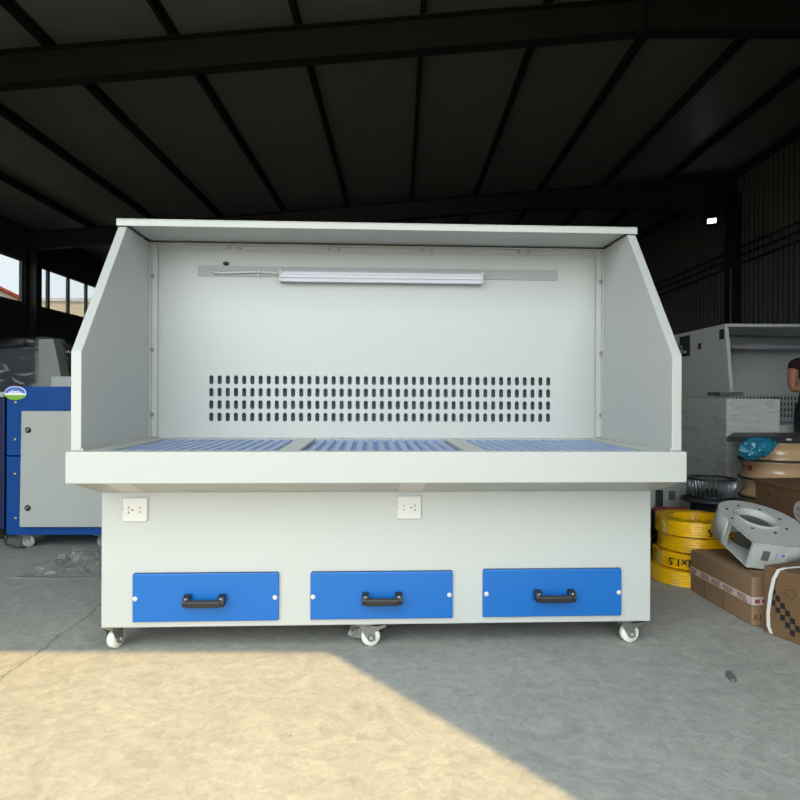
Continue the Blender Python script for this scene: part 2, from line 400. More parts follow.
# ================================================================== WORKBENCHES
def bench(root, pm, full):
    g = lambda k: pm[k]
    us, ub, wt, wb, vb, wbb, vs, wk, vc, wc, vk, wks = (g(k) for k in 'us ub wt wb vb wbb vs wk vc wc vk wks'.split())
    T = .033; W = M[pm['mat']]
    ui = us-T
    # base cabinet
    MB().box(-ub, ub, vb, vk+.06, wbb, g('wsof')).build('base_cabinet', W, root, .004)
    # sloping underside between apron and base
    m = MB(); A = [(-1, .006), (1, .006), (1, vk+.08), (-1, vk+.08)]; B = [(-ub, vb-.004), (ub, vb-.004), (ub, vk+.06), (-ub, vk+.06)]
    a = [m.bm.verts.new((p[0], p[1], wb+.004)) for p in A]; b = [m.bm.verts.new((p[0], p[1], g('wsof'))) for p in B]
    for k in range(4): m.bm.faces.new((a[k], a[(k+1) % 4], b[(k+1) % 4], b[k]))
    m.bm.faces.new(a); m.bm.faces.new(b[::-1]); m.build('underside', W, root)
    # worktop: folded apron and a deck with three openings
    gv0, gv1 = .05, vk-.04
    pans = [(-.895, -.345), (-.275, .275), (.345, .895)]
    m = MB(); m.box(-1, 1, 0, gv0, wb, wt); m.box(-1, 1, gv1, vk+.08, wb, wt)
    e = [-1]+[q for p in pans for q in p]+[1]
    for k in range(0, 8, 2): m.box(e[k], e[k+1], gv0, gv1, wb, wt)
    for p in pans: m.box(p[0], p[1], gv0, gv1, wb, wt-.05)
    bmesh.ops.remove_doubles(m.bm, verts=m.bm.verts, dist=1e-5)
    inner = [f for f in m.bm.faces if len([1 for q in m.bm.faces if q is not f and (q.calc_center_median()-f.calc_center_median()).length < 1e-5])]
    bmesh.ops.delete(m.bm, geom=inner, context='FACES')
    m.build('worktop', W, root, .003)
    for p in pans:
        m = MB(); m.box(p[0]+.004, p[1]-.004, gv0+.004, gv1-.004, wt-.03, wt-.014)
        gr = m.build('suction_grille', M['grille'], root)
        m = MB(); nb = 13; st = (p[1]-p[0]-.03)/nb
        for k in range(nb):
            x0 = p[0]+.015+k*st
            m.prism([(x0+.006, wt-.014), (x0+st-.006, wt-.014), (x0+st-.010, wt-.004), (x0+.010, wt-.004)], 1, gv0+.012, gv1-.012)
        for v in (gv0+.006, gv1-.010): m.box(p[0]+.006, p[1]-.006, v, v+.006, wt-.014, wt-.006)
        m.build('slat_grid', M['grille_bar'], gr)
    # side panels (double skin), cover, back
    for s in (-1, 1):
        m = MB(); m.prism([(vs, wt), (vs, wk), (vc, wc-.027), (vk, wc-.027), (vk, wt)], 0, s*ui, s*us)
        sp = m.build('side_panel', W, root, .003)
        m = MB(); m.box(min(s*ui, s*(ui-.006)), max(s*ui, s*(ui-.006)), vs+.001, vk-.03, wt, wt+.008); m.build('bottom_strip', W, sp)
        m = MB(); m.box(min(s*(ui-.026), s*(ui-.001)), max(s*(ui-.026), s*(ui-.001)), vk-.016, vk-.012, wt+.004, wks-.002)
        m.box(min(s*(ui-.005), s*(ui-.001)), max(s*(ui-.005), s*(ui-.001)), vk-.040, vk-.016, wt+.004, wks-.002)
        cs = m.build('corner_strip', W, root)
        for z in (wt+.10, wt+.37, wks-.14): MB().cyl((s*(ui-.004), vk-.030, z), (s*(ui-.014), vk-.030, z), .007, 10).build('bolt', M['steel'], cs)
    m = MB(); m.box(-us-.003, us+.003, vc-.012, vk+.12, wc-.004, wc)
    m.box(-us-.003, us+.003, vc-.012, vc-.006, wc-.027, wc-.004); m.box(-us-.003, -us+.001, vc-.006, vk+.12, wc-.027, wc-.004); m.box(us-.001, us+.003, vc-.006, vk+.12, wc-.027, wc-.004)
    m.box(-ui, ui, vc+.02, vk, wc-.018, wc-.006)
    tc = m.build('top_cover', W, root, .0015)
    m = MB(); m.box(-ui+.002, ui-.002, vk-.03, vk-.004, wks-.004, wks); m.box(-ui+.002, ui-.002, vk-.007, vk-.004, wks-.026, wks-.004)
    ts = m.build('top_strip', W, root)
    for u in (-.62, -.2, .2, .62):
        for q in (-.022, .022): MB().cyl((u+q, vk-.006, wks-.014), (u+q, vk-.016, wks-.014), .006, 8).build('bolt', M['steel'], ts)
    # perforated back sheet: real slots
    pu0, pu1, pz0, pz1, nc, nr = g('perf')
    cu, cz = (pu1-pu0)/nc, (pz1-pz0)/nr; hw, hh = cu*.26, cz*.36
    m = MB(); V = vk
    for a, b, c_, d in ((-ui, pu0, wt, wks), (pu1, ui, wt, wks), (pu0, pu1, wt, pz0), (pu0, pu1, pz1, wks)):
        m.face([(a, V, c_), (b, V, c_), (b, V, d), (a, V, d)])
    for i in range(nc):
        for j in range(nr):
            x, z = pu0+cu*(i+.5), pz0+cz*(j+.5)
            hole = []; out = []
            for k in range(16):
                t = 2*PI*(k+.5)/16
                hx_, hz_ = hw*math.cos(t), hw*math.sin(t); hz_ += (hh-hw)*(1 if hz_ > 0 else -1)
                hole.append(m.bm.verts.new((x+hx_, V, z+hz_)))
                q = max(abs(math.cos(t)), abs(math.sin(t)))
                out.append(m.bm.verts.new((x+cu/2*math.cos(t)/q, V, z+cz/2*math.sin(t)/q)))
            crn = [m.bm.verts.new((x+sx*cu/2, V, z+sz*cz/2)) for sx, sz in ((1, 1), (-1, 1), (-1, -1), (1, -1))]
            for k in range(16):
                k2 = (k+1) % 16
                if k % 4 == 1: m.bm.faces.new((hole[k], out[k], crn[k//4], out[k2], hole[k2]))
                else: m.bm.faces.new((hole[k], out[k], out[k2], hole[k2]))
    bmesh.ops.remove_doubles(m.bm, verts=m.bm.verts, dist=1e-6)
    bp = m.build('back_panel', W, root)
    md = bp.modifiers.new('solid', 'SOLIDIFY'); md.thickness = .0015; md.offset = 0
    m = MB(); y0, y1 = vk+.006, vk+.12
    m.box(-us, us, y1-.003, y1, wt, wc-.006); m.box(-us, -us+.003, y0, y1-.003, wt, wc-.006); m.box(us-.003, us, y0, y1-.003, wt, wc-.006)
    m.box(-us+.003, us-.003, y0, y1-.003, wc-.010, wc-.006)
    m.build('rear_housing', W, root)
    m = MB().box(pu0-.03, pu1+.03, vk+.03, vk+.05, pz0-.03, pz1-.004); m.build('filter_panel', M['filter'], root)
    return root

# ---- the white bench in the middle
RX, RY, YAW = -.0534, 2.0592, .0473
P1 = dict(us=.997, ub=.967, wt=.7145, wb=.6133, vb=.194, wbb=.089, vs=.03, wk=1.0315, vc=.41, wc=1.559, vk=.695, wks=1.5336, wsof=.5588, mat='white')
def pv(px, py, v, root=(RX, RY, YAW)):
    a, b = ray(px, py); c, s = math.cos(root[2]), math.sin(root[2])
    o = Vector((-root[0], -root[1])); ou, ov = o.x*c+o.y*s, -o.x*s+o.y*c
    du, dv = a*c+s, -a*s+c
    t = (v-ov)/dv
    return ou+t*du, H+b*t
l_ = pv(207.3, 399, .695)[0]; r_ = pv(552, 401, .695)[0]
zt_ = pv(380, 374.5, .695)[1]; zb_ = pv(380, 423.5, .695)[1]
P1['perf'] = (l_, r_, zb_, zt_, 43, 4)
wbench = thing('extraction_workbench', 'large white downdraft workbench with hood and three blue drawers in front', 'workbench', (RX, RY, 0), YAW)
bench(wbench, P1, True)
vb = P1['vb']
# drawers
dr = [((132.5, 574), (278.7, 620.5), (184, 600, 226), (135, 599, 275, 597.5)),
      ((310.5, 572.5), (452.6, 618), (362, 598, 402), (313, 597, 449.5, 595)),
      ((483, 569.8), (621.4, 615.5), (534, 595, 574), (486.5, 594, 619, 592.5))]
for (tl, br, hd, sc) in dr:
    u0, z1 = pv(*tl, vb-.01); u1, z0 = pv(*br, vb-.01)
    m = MB().box(u0, u1, vb-.012, vb, z0, z1)
    d = m.build('drawer', M['blue'], wbench, .003)
    # thin shadow gap lip at the top
    MB().box(u0+.004, u1-.002, vb-.004, vb-.0005, z1+.0004, z1+.0016).build('top_gap', M['slot'], d)
    ha, hz = pv(hd[0], hd[1], vb-.02); hb, _ = pv(hd[2], hd[1], vb-.02)
    m = MB(); v0 = vb-.012
    for uu in (ha, hb-.024):
        m.prism([(v0, hz+.018), (v0, hz-.008), (v0-.012, hz-.016), (v0-.036, hz-.018), (v0-.040, hz-.002), (v0-.030, hz+.012), (v0-.010, hz+.020)], 0, uu, uu+.024)
    m.prism([(v0-.024, hz-.020), (v0-.042, hz-.019), (v0-.044, hz+.000), (v0-.036, hz+.008), (v0-.024, hz-.002)], 0, ha+.012, hb-.012)
    h = m.build('handle', M['black'], d, .003)
    for uu in (ha+.012, hb-.012):
        MB().ball((uu, v0-.033, hz+.009), .0048, sc=(1, .7, 1)).build('screw', M['steel'], h)
    for k in (0, 2):
        su, sz = pv(sc[k], sc[k+1], v0)
        m = MB().ball((su, v0, sz), .0085, sc=(1, .45, 1)); m.build('screw_cap', M['offwhite'], d)
# sockets
for (x0, y0, x1, y1, flip) in ((122, 498, 147.3, 522, 1), (397, 496, 421.5, 519.3, -1)):
    u0, z1 = pv(x0, y0, vb-.01); u1, z0 = pv(x1, y1, vb-.01)
    so = MB().box(u0, u1, vb-.010, vb, z0, z1).build('power_socket', M['offwhite'], wbench, .006, 3)
    cu, cz = (u0+u1)/2, (z0+z1)/2; f = vb-.0105
    for du, dz, a in ((-.020*flip, .008, .6*flip), (-.020*flip, -.008, -.6*flip), (-.007*flip, 0, PI/2), (.018*flip, .007, 0), (.018*flip, -.007, 0)):
        MB().obox((cu+du, f, cz+dz), (.0026, .003, .008) if a else (.005, .003, .0028), 0, R3(0, a, 0)).build('socket_slot', M['slot'], so)
    MB().ball((u0+.004, vb-.010, cz+.001), .002).build('indicator', M['red'], so)
    # pale patch added to imitate the socket's reflection in the sloping underside
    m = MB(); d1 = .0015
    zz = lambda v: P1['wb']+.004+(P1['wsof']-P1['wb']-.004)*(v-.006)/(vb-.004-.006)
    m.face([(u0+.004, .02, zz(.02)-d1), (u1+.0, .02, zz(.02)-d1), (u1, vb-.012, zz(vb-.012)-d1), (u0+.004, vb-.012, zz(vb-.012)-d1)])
    m.build('reflection_patch', M['offwhite'], wbench)
# light rail, lamp, cable
vk = P1['vk']
u0, z0 = pv(198, 275.5, vk-.004); u1, _ = pv(557.5, 280.5, vk-.004); _, z1 = pv(199, 265.5, vk-.004)
_, z0r = pv(556, 280.5, vk-.004)
m = MB().box(u0, u1, vk-.006, vk-.001, min(z0, z0r), z1); rail = m.build('light_rail', M['stripgrey'], wbench, .001)
la, lz1 = pv(279.5, 269, vk-.045); lb, lz0 = pv(483, 284, vk-.045); _, lz0b = pv(279.5, 281, vk-.045)
lz0 = (lz0+lz0b)/2; lz1 = pv(380, 271, vk-.045)[1]
v1 = vk-.006; v0 = vk-.05
hh = lz1-lz0
m = MB()
m.prism([(v1, lz0+.012), (v1, lz1), (v0+.016, lz1), (v0+.004, lz1-.008), (v0+.006, lz0+hh*.62), (v0, lz0+hh*.56), (v0, lz0+hh*.36), (v0+.006, lz0+hh*.3), (v0+.008, lz0), (v0+.02, lz0)], 0, la+.006, lb-.006)
tube = m.build('light_tube', M['lampwhite'], wbench, .002)
for a, b in ((la, la+.006), (lb-.006, lb)):
    MB().box(a, b, v0-.001, v1, lz0-.001, lz1+.001).build('end_cap', M['offwhite'], tube, .001)
c = [pv(*p, vk-.016) for p in ((212, 270), (214, 272.5), (222, 273), (240, 272.5), (258, 272), (270, 272.5), (281, 273.5))]
MB().tube([(u, vk-.016 if k else vk-.004, z) for k, (u, z) in enumerate(c)], .0042, 8).build('power_cable', M['offwhite'], wbench)
c = [pv(*p, vk-.02) for p in ((257.5, 268.5), (259, 271.5), (258, 277))]
MB().tube([(u, vk-.021, z) for u, z in c], .003, 6).build('cable_tie', M['offwhite'], wbench)
u, z = pv(226, 263.5, vk-.004); MB().ball((u, vk-.003, z), .011, sc=(1.25, .6, .8)).build('grommet', M['black'], wbench)
# casters
def caster(u, v, ang, brake):
    z1 = P1['wbb']; r = .0335
    e = bpy.data.objects.new('caster', None); COL.objects.link(e); e.parent = wbench; e.location = (u, v, 0); e.rotation_euler = (0, 0, ang)
    m = MB().box(-.04, .04, -.035, .035, z1-.005, z1); m.cyl((0, 0, z1-.016), (0, 0, z1-.004), .024)
    for s in (-1, 1):
        m.prism([(-.026, z1-.014), (.026, z1-.014), (.030, r-.012), (.008, r-.014), (-.010, r+.01)], 1, s*.019-.0015, s*.019+.0015)
    if brake: m.prism([(.02, z1-.02), (.066, z1-.014), (.07, z1-.02), (.03, z1-.036)], 1, -.018, .018)
    m.build('fork', M['steel'], e, .001)
    w = MB(); o = .014
    n = 32; prof = [(.008, -.014), (r-.004, -.014), (r, -.009), (r, .009), (r-.004, .014), (.008, .014)]
    w.lathe(prof, n)
    for vtx in w.bm.verts: vtx.co = Vector((vtx.co.x+o, vtx.co.z, vtx.co.y+r))
    w.build('wheel', M['wheel'], e)
    MB().cyl((o, -.0225, r), (o, .0225, r), .014, 16).build('axle', M['rubber'], e); MB().cyl((o, -.026, r), (o, .026, r), .006, 8).build('axle_bolt', M['pipe'], e)
cu = pv(113, 640, vb+.045)[0]; caster(cu, vb+.045, 1.2, False)
cu = pv(370, 636, vb+.045)[0]; caster(cu-.012, vb+.045, 0.12, True)
cu = pv(627, 633, vb+.045)[0]; caster(cu-.006, vb+.045, .1, True)
for uu in (-.90, 0, .90): caster(uu, P1['vk']+.0, .5, False)

# ---- the grey bench at the right, further back
P2 = dict(us=.997, ub=.967, wt=.65, wb=.55, vb=.25, wbb=.089, vs=.03, wk=.985, vc=.12, wc=1.565, vk=1.08, wks=1.535, wsof=.50, mat='greypaint', perf=(-.62, .62, .675, .92, 34, 4))
gx, gy = 3.95, 5.70
gbench = thing('extraction_workbench', 'grey hooded workbench in shade behind the wrapped boxes at right', 'workbench', (gx, gy, 0), 0)
P2['mat'] = 'shadewhite'
bench(gbench, P2, False)
m = MB(); zc = H+(HOR-347.2+1.6)/F*6.55
m.cyl((-.85, 6.5-gy, zc), (.85, 6.5-gy, zc), .026, 16); lt = m.build('light_tube', M['lampwhite'], gbench)
m = MB()
for u in (-.8, .8): m.box(u-.01, u+.01, 6.5-gy, P2['vk'], zc-.01, zc+.01)
m.build('tube_bracket', M['stripgrey'], gbench)
xs = -P2['us']
# cut-out with fittings on its left flank
m = MB().box(xs-.004, xs-.0005, .82, 1.06, 1.32, 1.53); pl = m.build('socket_recess', M['dark'], gbench)
m = MB(); m.cyl((xs-.003, .98, 1.37), (xs-.04, .98, 1.37), .03, 14); m.cyl((xs-.003, .90, 1.36), (xs-.035, .90, 1.36), .022, 12); m.cyl((xs-.003, 1.0, 1.42), (xs-.03, 1.0, 1.42), .02, 12)
m.build('socket', M['steel'], pl)
MB().box(xs-.004, xs-.0005, .58, .64, 1.37, 1.43).build('square_hole', M['dark'], gbench)
m = MB().box(xs-.012, xs-.0005, .13, .20, 1.43, 1.52); m.build('hinge', M['dark'], gbench)
for s in (-.8, .8):
    for v in (.32, 1.0):
        e = MB(); e.cyl((s, v-.014, .036), (s, v+.014, .036), .036, 20); e.build('caster', M['wheel'], gbench)
        MB().box(s-.03, s+.03, v-.025, v+.025, .06, .089).build('caster_plate', M['steel'], gbench)

# ================================================================== LEFT SIDE
# blue machine with grey door
Yf = 3.70
a = at(6, 535, Yf)
bx0, bz0 = a.x, a.z; bz1 = at(50, 386.5, Yf).z; bx1 = bx0+.86
mch = thing('dust_collector', 'bright blue wheeled machine cabinet with big light grey door panel', 'machine', (bx0, Yf, 0), .02)
w_ = bx1-bx0; zm = at(10, 456, Yf).z
m = MB(); m.box(0, w_, 0, .75, bz0, zm-.003); m.build('lower_cabinet', M['navy'], mch, .004)
m = MB(); m.box(0, w_, 0, .75, zm+.003, bz1); m.build('upper_cabinet', M['navy'], mch, .004)
p0 = at(21.5, 411, Yf-.03); p1 = at(17.8, 527, Yf-.03)
m = MB(); m.prism([(p0.x-bx0, p0.z), (w_-.06, p0.z), (w_-.06, p1.z), (p1.x-bx0+.01, p1.z)], 1, -.035, -.001); dp = m.build('door_panel', M['greypaint'], mch, .003)
for (x, y) in ((28, 430), (27.5, 508)):
    q = at(x, y, Yf-.035); m = MB(); m.ball((q.x-bx0, -.04, q.z), .017, sc=(1, .5, 1)); kn = m.build('knob', M['black'], dp)
    m = MB(); m.obox((q.x-bx0, -.048, q.z), (.026, .006, .006), 0, R3(0, -.7, 0)); m.build('knob_grip', M['steel'], kn)
for (x, y) in ((15.5, 402.5), (15, 439.5), (15, 474), (15.5, 518.5)):
    q = at(x, y, Yf); MB().ball((q.x-bx0, -.002, q.z), .010, sc=(1, .6, 1)).build('screw', M['steel'], mch)
# badge: oval with a sky-blue field over green hills, white cloud strokes
q = at(15.5, 393.2, Yf)
def oval(rx, rz, k0, k1, n=24):
    return [(rx*math.cos(t), rz*math.sin(t)) for t in (k0+(k1-k0)*k/n for k in range(n+1))]
bd = MB().prism([(q.x-bx0+x, q.z+z) for x, z in oval(.062, .04, 0, 2*PI)[:-1]], 1, -.004, 0).build('round_badge', M['logowhite'], mch)
MB().prism([(q.x-bx0+x, q.z+z) for x, z in oval(.058, .036, .02, PI-.02)], 1, -.0055, -.0035).build('badge_sky', M['lav'], bd)
MB().prism([(q.x-bx0+x, q.z+z-.006) for x, z in oval(.056, .034, PI+.15, 2*PI-.15)], 1, -.0055, -.0035).build('badge_grass', M['leaf'], bd)
m = MB()
for dx, dz, w1, h1 in ((-.03, .004, .012, .012), (-.014, .008, .010, .018), (.002, .006, .012, .014), (.017, .007, .010, .016), (.032, .004, .010, .010)):
    m.box(q.x-bx0+dx-w1/2, q.x-bx0+dx+w1/2, -.0065, -.005, q.z+dz-h1/2, q.z+dz+h1/2)
m.build('badge_mark', M['logowhite'], bd)
for (u, v) in ((.085, .06), (.52, .06), (.085, .66), (.52, .66)):
    e = bpy.data.objects.new('caster', None); COL.objects.link(e); e.parent = mch; e.location = (u, v, 0); e.rotation_euler = (0, 0, .2)
    m = MB(); m.box(-.035, .035, -.03, .03, bz0-.012, bz0); 
    for s in (-1, 1): m.box(-.012, .02, s*.019-.002, s*.019+.002, .036, bz0-.01)
    m.build('fork', M['rubber'], e)
    w = MB(); w.lathe([(.006, -.013), (.030, -.013), (.034, -.008), (.034, .008), (.030, .013), (.006, .013)], 28)
    for vv in w.bm.verts: vv.co = Vector((vv.co.x+.012, vv.co.z, vv.co.y+.034))
    w.build('wheel', M['pipe'], e)
    MB().cyl((.012, -.022, .034), (.012, .022, .034), .012, 12).build('hub', M['steel'], e)
m = MB(); m.tube([at(3, 536, 3.66)-Vector((bx0, Yf, 0))+Vector((0, .02, 0)), Vector((.0, .0, .03)), Vector((.05, .01, .008)), Vector((.1, .02, .007))], .006, 8)
m.build('power_cable', M['black'], mch)
# darker neighbour with white top
x1 = at(4.2, 450, 3.86).x
nb = thing('machine_cabinet', 'dark blue machine cabinet with white top at far left edge', 'machine', (x1-.75, 3.86, 0))
zt = at(2, 397, 3.86).z
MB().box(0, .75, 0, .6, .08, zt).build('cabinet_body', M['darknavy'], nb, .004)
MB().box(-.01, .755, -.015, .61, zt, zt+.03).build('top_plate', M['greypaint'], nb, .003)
for u in (.08, .66):
    for v in (.08, .5): MB().cyl((u-.012, v, .04), (u+.012, v, .04), .04, 18).build('caster', M['rubber'], nb)
# wrapped dark machine and grey sheet behind
def wrinkled_box(name, mtl, parent, x0, x1, y0, y1, z0, z1, amp=.012, n=14, seed=0, jag=9.):
    m = MB(); m.box(x0, x1, y0, y1, z0, z1)
    bmesh.ops.subdivide_edges(m.bm, edges=m.bm.edges[:], cuts=n, use_grid_fill=True)
    c = Vector(((x0+x1)/2, (y0+y1)/2, (z0+z1)/2))
    for v in m.bm.verts:
        d = noise.noise(v.co*jag+Vector((seed*7.3, 0, 0)))+.5*noise.noise(v.co*jag*2.6)
        q = (v.co-c); q.normalize(); v.co += q*amp*(d+.35)
        if v.co.z < z0+.002: v.co.z = z0+.002
    for f in m.bm.faces: f.smooth = True
    return m.build(name, mtl, parent)
q0, q1 = at(-30, 338, 5.0), at(38, 338, 5.0)
wd = thing('wrapped_machine', 'dark machine under shiny clear plastic behind the blue machines', 'machine', (q0.x, 5.0, 0))
ww = q1.x-q0.x
m = MB(); m.box(0, ww, 0, .5, 0, q0.z-.08); m.build('machine_body', M['darkthing'], wd, .02)
wrinkled_box('plastic_wrap', M['filmdark'], wd, -.015, ww+.015, -.02, .52, .0, q0.z-.02, .03, 16, 1, 7)
m = MB(); t = [at(-5, 336, 4.98), at(10, 334.5, 4.98), at(30, 336, 4.98), at(44, 335.5, 4.98)]
# leaning grey sheet in film
a0, a1, a2, a3 = at(37, 339, 4.55), at(53, 339, 4.55), at(64, 390, 4.55), at(36, 390, 4.55)
sh = thing('wrapped_sheet', 'grey sheet panel in plastic film standing behind the blue machine', 'panel', (a3.x, 4.55, 0))
k = (a2.x-a1.x)/(a1.z-a2.z)
xb = a1.x+k*a1.z-a3.x
m = MB().prism([(0, 0), (xb, 0), (a1.x-a3.x, a1.z), (a0.x-a3.x+.01, a0.z)], 1, 0, .12); m.build('panel_sheet', M['sheetgrey'], sh, .006)
m = MB().prism([(-.012, 0.002), (xb+.012, .002), (a1.x-a3.x+.008, a1.z+.01), (a0.x-a3.x-.002, a0.z+.012)], 1, -.014, .134)
bmesh.ops.subdivide_edges(m.bm, edges=m.bm.edges[:], cuts=9, use_grid_fill=True)
for v in m.bm.verts:
    d = .012*noise.noise(v.co*11); v.co.y += d-.004; v.co.x += .008*noise.noise(v.co*9+Vector((3, 1, 0)))
    v.co.z = max(v.co.z, .002)
m.build('plastic_wrap', M['film'], sh)
q0, q1 = at(51, 377, 3.95), at(78, 386, 3.95)
m = MB().box(q0.x, q1.x, 3.95, 4.15, bz1, q0.z+.0); m.box(q0.x+.01, q1.x-.01, 3.96, 4.14, q0.z, q0.z+.004)
tag(m.build('motor_cover', M['greypaint'], None, .006), 'low pale box lying on top of bright blue machine', 'box')

# crumpled plastic sheet on the floor, left
def crumple(name, mtl, parent, poly, nx, ny, h, seed, jag):
    """poly: 4 floor corners; a sheet crumpled up to height h"""
    m = MB(); V = []
    for i in range(nx+1):
        row = []
        for j in range(ny+1):
            s, t = i/nx, j/ny
            p = (poly[0]*(1-s)+poly[1]*s)*(1-t)+(poly[3]*(1-s)+poly[2]*s)*t
            e = min(1, 5*min(s, 1-s, t, 1-t)); q = p*jag+Vector((seed, 0, seed*.37))
            z = abs(noise.noise(q))*1.3+.7*abs(noise.noise(q*2.3))+.35*abs(noise.noise(q*5.1))
            row.append(m.bm.verts.new((p.x+.02*noise.noise(q*1.7), p.y+.02*noise.noise(q*1.3+Vector((9, 0, 0))), .004+h*z*(.12+.88*e))))
        V.append(row)
    for i in range(nx):
        for j in range(ny): m.bm.faces.new((V[i][j], V[i+1][j], V[i+1][j+1], V[i][j+1]))
    return m.build(name, mtl, parent)
def fl(px, py):
    a, b = ray(px, py); t = -H/b; return Vector((a*t, t, 0))
pb = thing('plastic_bag', 'crumpled clear plastic bag on grey floor by the white bench', 'bag', fl(60, 572))
o = pb.location
cr = crumple('bag_film', M['filmgrey'], pb, [fl(16, 578)-o, fl(118, 579)-o, fl(128, 556)-o, fl(52, 560)-o], 44, 22, .055, 3, 7)
cr2 = crumple('bag_fold', M['film'], pb, [fl(56, 573)-o, fl(120, 575)-o, fl(122, 556)-o, fl(60, 558)-o], 30, 16, .085, 8, 12)
m = MB(); pp = [fl(13, 578.3)-o, fl(60, 579.8)-o, fl(96, 578)-o, fl(108, 572)-o, fl(60, 568)-o]
m.prism([(p.x, p.y) for p in pp], 2, .001, .004); m.build('paper_sheet', M['sheetgrey'], pb)
# small bag by the middle caster
sb = crumple('plastic_bag', M['filmgrey'], None, [fl(345, 640), fl(364, 643), fl(366, 630), fl(352, 628)], 14, 14, .10, 5, 16)
tag(sb, 'small crumpled plastic bag beside the middle caster wheel', 'bag')
# chip of dark debris on the floor, right
a = fl(733, 683); m = MB()
m.prism([(-.005, .004), (.004, -.002), (.013, .006), (.011, .05), (.0, .062), (-.008, .052)], 2, .001, .012)
for v in m.bm.verts: v.co.x += .22*v.co.y; v.co.z += .15*abs(v.co.x)
tag(m.build('debris_chip', M['rubber'], None, loc=a), 'small dark chip of debris lying alone on the grey floor at right', 'debris')

# ================================================================== RIGHT SIDE
# ---- yellow wire coils
CX, CY, CR, CH = 1.427, 3.16, .19, .0745
def coil(i, x, y, z, ro, lab, writing=None):
    ri = ro-.075
    t = thing('wire_coil', lab, 'coil', (x, y, z), 0, 'yellow wire coils stacked on the floor')
    prof = []; nt = 6
    for k in range(nt):                              # strands bulging on the outer face
        zz = CH*(k+.5)/nt
        for s in (-.42, -.2, .2, .42): prof.append((ro-.006+.006*math.cos(s*3.4), zz+s*CH/nt))
    for k in range(5):
        rr = ro-.004-(ro-ri-.008)*(k+.5)/5
        prof.append((rr+.006, CH-.003)); prof.append((rr, CH)); prof.append((rr-.006, CH-.003))
    for k in range(nt-1, -1, -1):
        zz = CH*(k+.5)/nt
        for s in (.4, 0, -.4): prof.append((ri+.004-.004*math.cos(s*3.4), zz+s*CH/nt))
    m = MB().lathe(prof, 72, close=True)
    for v in m.bm.verts:
        a = math.atan2(v.co.y, v.co.x); d = 1+.012*math.sin(3*a+i)+.006*math.sin(7*a+2*i); v.co.x *= d; v.co.y *= d
    m.build('wire_winding', M['yellow'], t)
    for k in range(5):                               # clear tape bands
        m = MB()
        a = k*2*PI/5+i*.7+.2
        q = [(ro+.006, -.0), (ro+.008, CH*.5), (ro+.004, CH+.001), ((ro+ri)/2, CH+.0015), (ri-.004, CH+.001), (ri-.006, CH*.5), (ri-.006, 0)]
        ring = []
        for da in (-.10, -.03, .04, .10):
            ring.append([m.bm.verts.new((r*math.cos(a+da), r*math.sin(a+da), zz)) for r, zz in q])
        for A, B in zip(ring, ring[1:]):
            for j in range(len(q)-1): m.bm.faces.new((A[j], A[j+1], B[j+1], B[j]))
        m.build('tape_band', M['wrapclear'], t)
    if writing:
        body, ang, zc, sz = writing
        me = text_mesh(body, sz)
        for v in me.vertices:                        # upside down, wrapped on the outer face
            a = ang-v.co.x/ro; r = ro*1.02+.006
            v.co = Vector((r*math.cos(a), r*math.sin(a), zc-v.co.y))
        me.materials.append(M['ink'])
        o = bpy.data.objects.new('printed_size', me); COL.objects.link(o); o.parent = t
lefts = [(652, 0), (656.5, 1), (660, 2), (657.5, 3)]
labs = ['bottom yellow wire coil of the stack, resting on the floor', 'second yellow wire coil up, printed with black size lettering',
        'plain yellow wire coil directly beneath the top coil', 'top yellow wire coil with open centre, touching grey fan housing']
wr = [None, ('2x1.5', -2.27, CH*.48, .050), None, ('2x1.5', -1.42, CH*.45, .050)]
for (lx, i) in lefts:
    ro = [.190, .184, .176, .186][i]
    coil(i, (lx-400)/F*CY+ro, CY+(.0, .01, .005, .0)[i], i*(CH+.0035), ro, labs[i], wr[i])

# ---- cartons
def carton(name, label, corner, ang, lx, ly, h, mtl):
    """corner = nearest left bottom corner; lx to the right, ly away from camera"""
    t = thing(name, label, 'box', corner, ang)
    MB().box(0, lx, 0, ly, 0, h).build('carton_body', mtl, t, .005)
    return t
# carton 1: tape round its middle
A = fl(752, 626); B = fl(690.5, 590)
ang = math.atan2(-(B.x-A.x), B.y-A.y); ly = (B-A).length; h1 = .19
c1 = carton('cardboard_box', 'low cardboard box with white and red tape, carrying the fan housing', A, ang, .24, ly, h1, M['card'])
m = MB(); m.box(-.0015, .0005, -.0015, ly, .082, .112); m.box(-.0015, .2405, -.0015, .0005, .082, .112)
tp = m.build('tape_strip', M['tape'], c1)
y = .03
while y < ly-.03:
    L_ = random.uniform(.05, .08)
    for r_ in range(3):
        yy = y+random.uniform(0, .012)
        while yy < min(ly-.012, y+L_):
            w_ = random.uniform(.006, .016); MB().box(-.0025, -.001, yy, min(ly-.01, yy+w_), .0855+.008*r_, .0905+.008*r_).build('red_print', M['red'], tp); yy += w_+.004
    y += L_+random.uniform(.02, .05)
for k in range(3): MB().box(.01+.03*k, .03+.03*k, -.0025, -.001, .088, .104).build('red_print', M['red'], tp)
m = MB(); m.box(-.001, .0002, ly*.42, ly*.424, .0, .082); m.box(-.001, .0002, ly*.74, ly*.744, 0, .082); m.build('fold_line', M['brownink'], c1)
me = text_mesh('A1', .035); me.materials.append(M['brownink'])
o = bpy.data.objects.new('printed_mark', me); COL.objects.link(o); o.parent = c1; o.location = (.022, -.001, .032); o.rotation_euler = (PI/2, 0, 0)
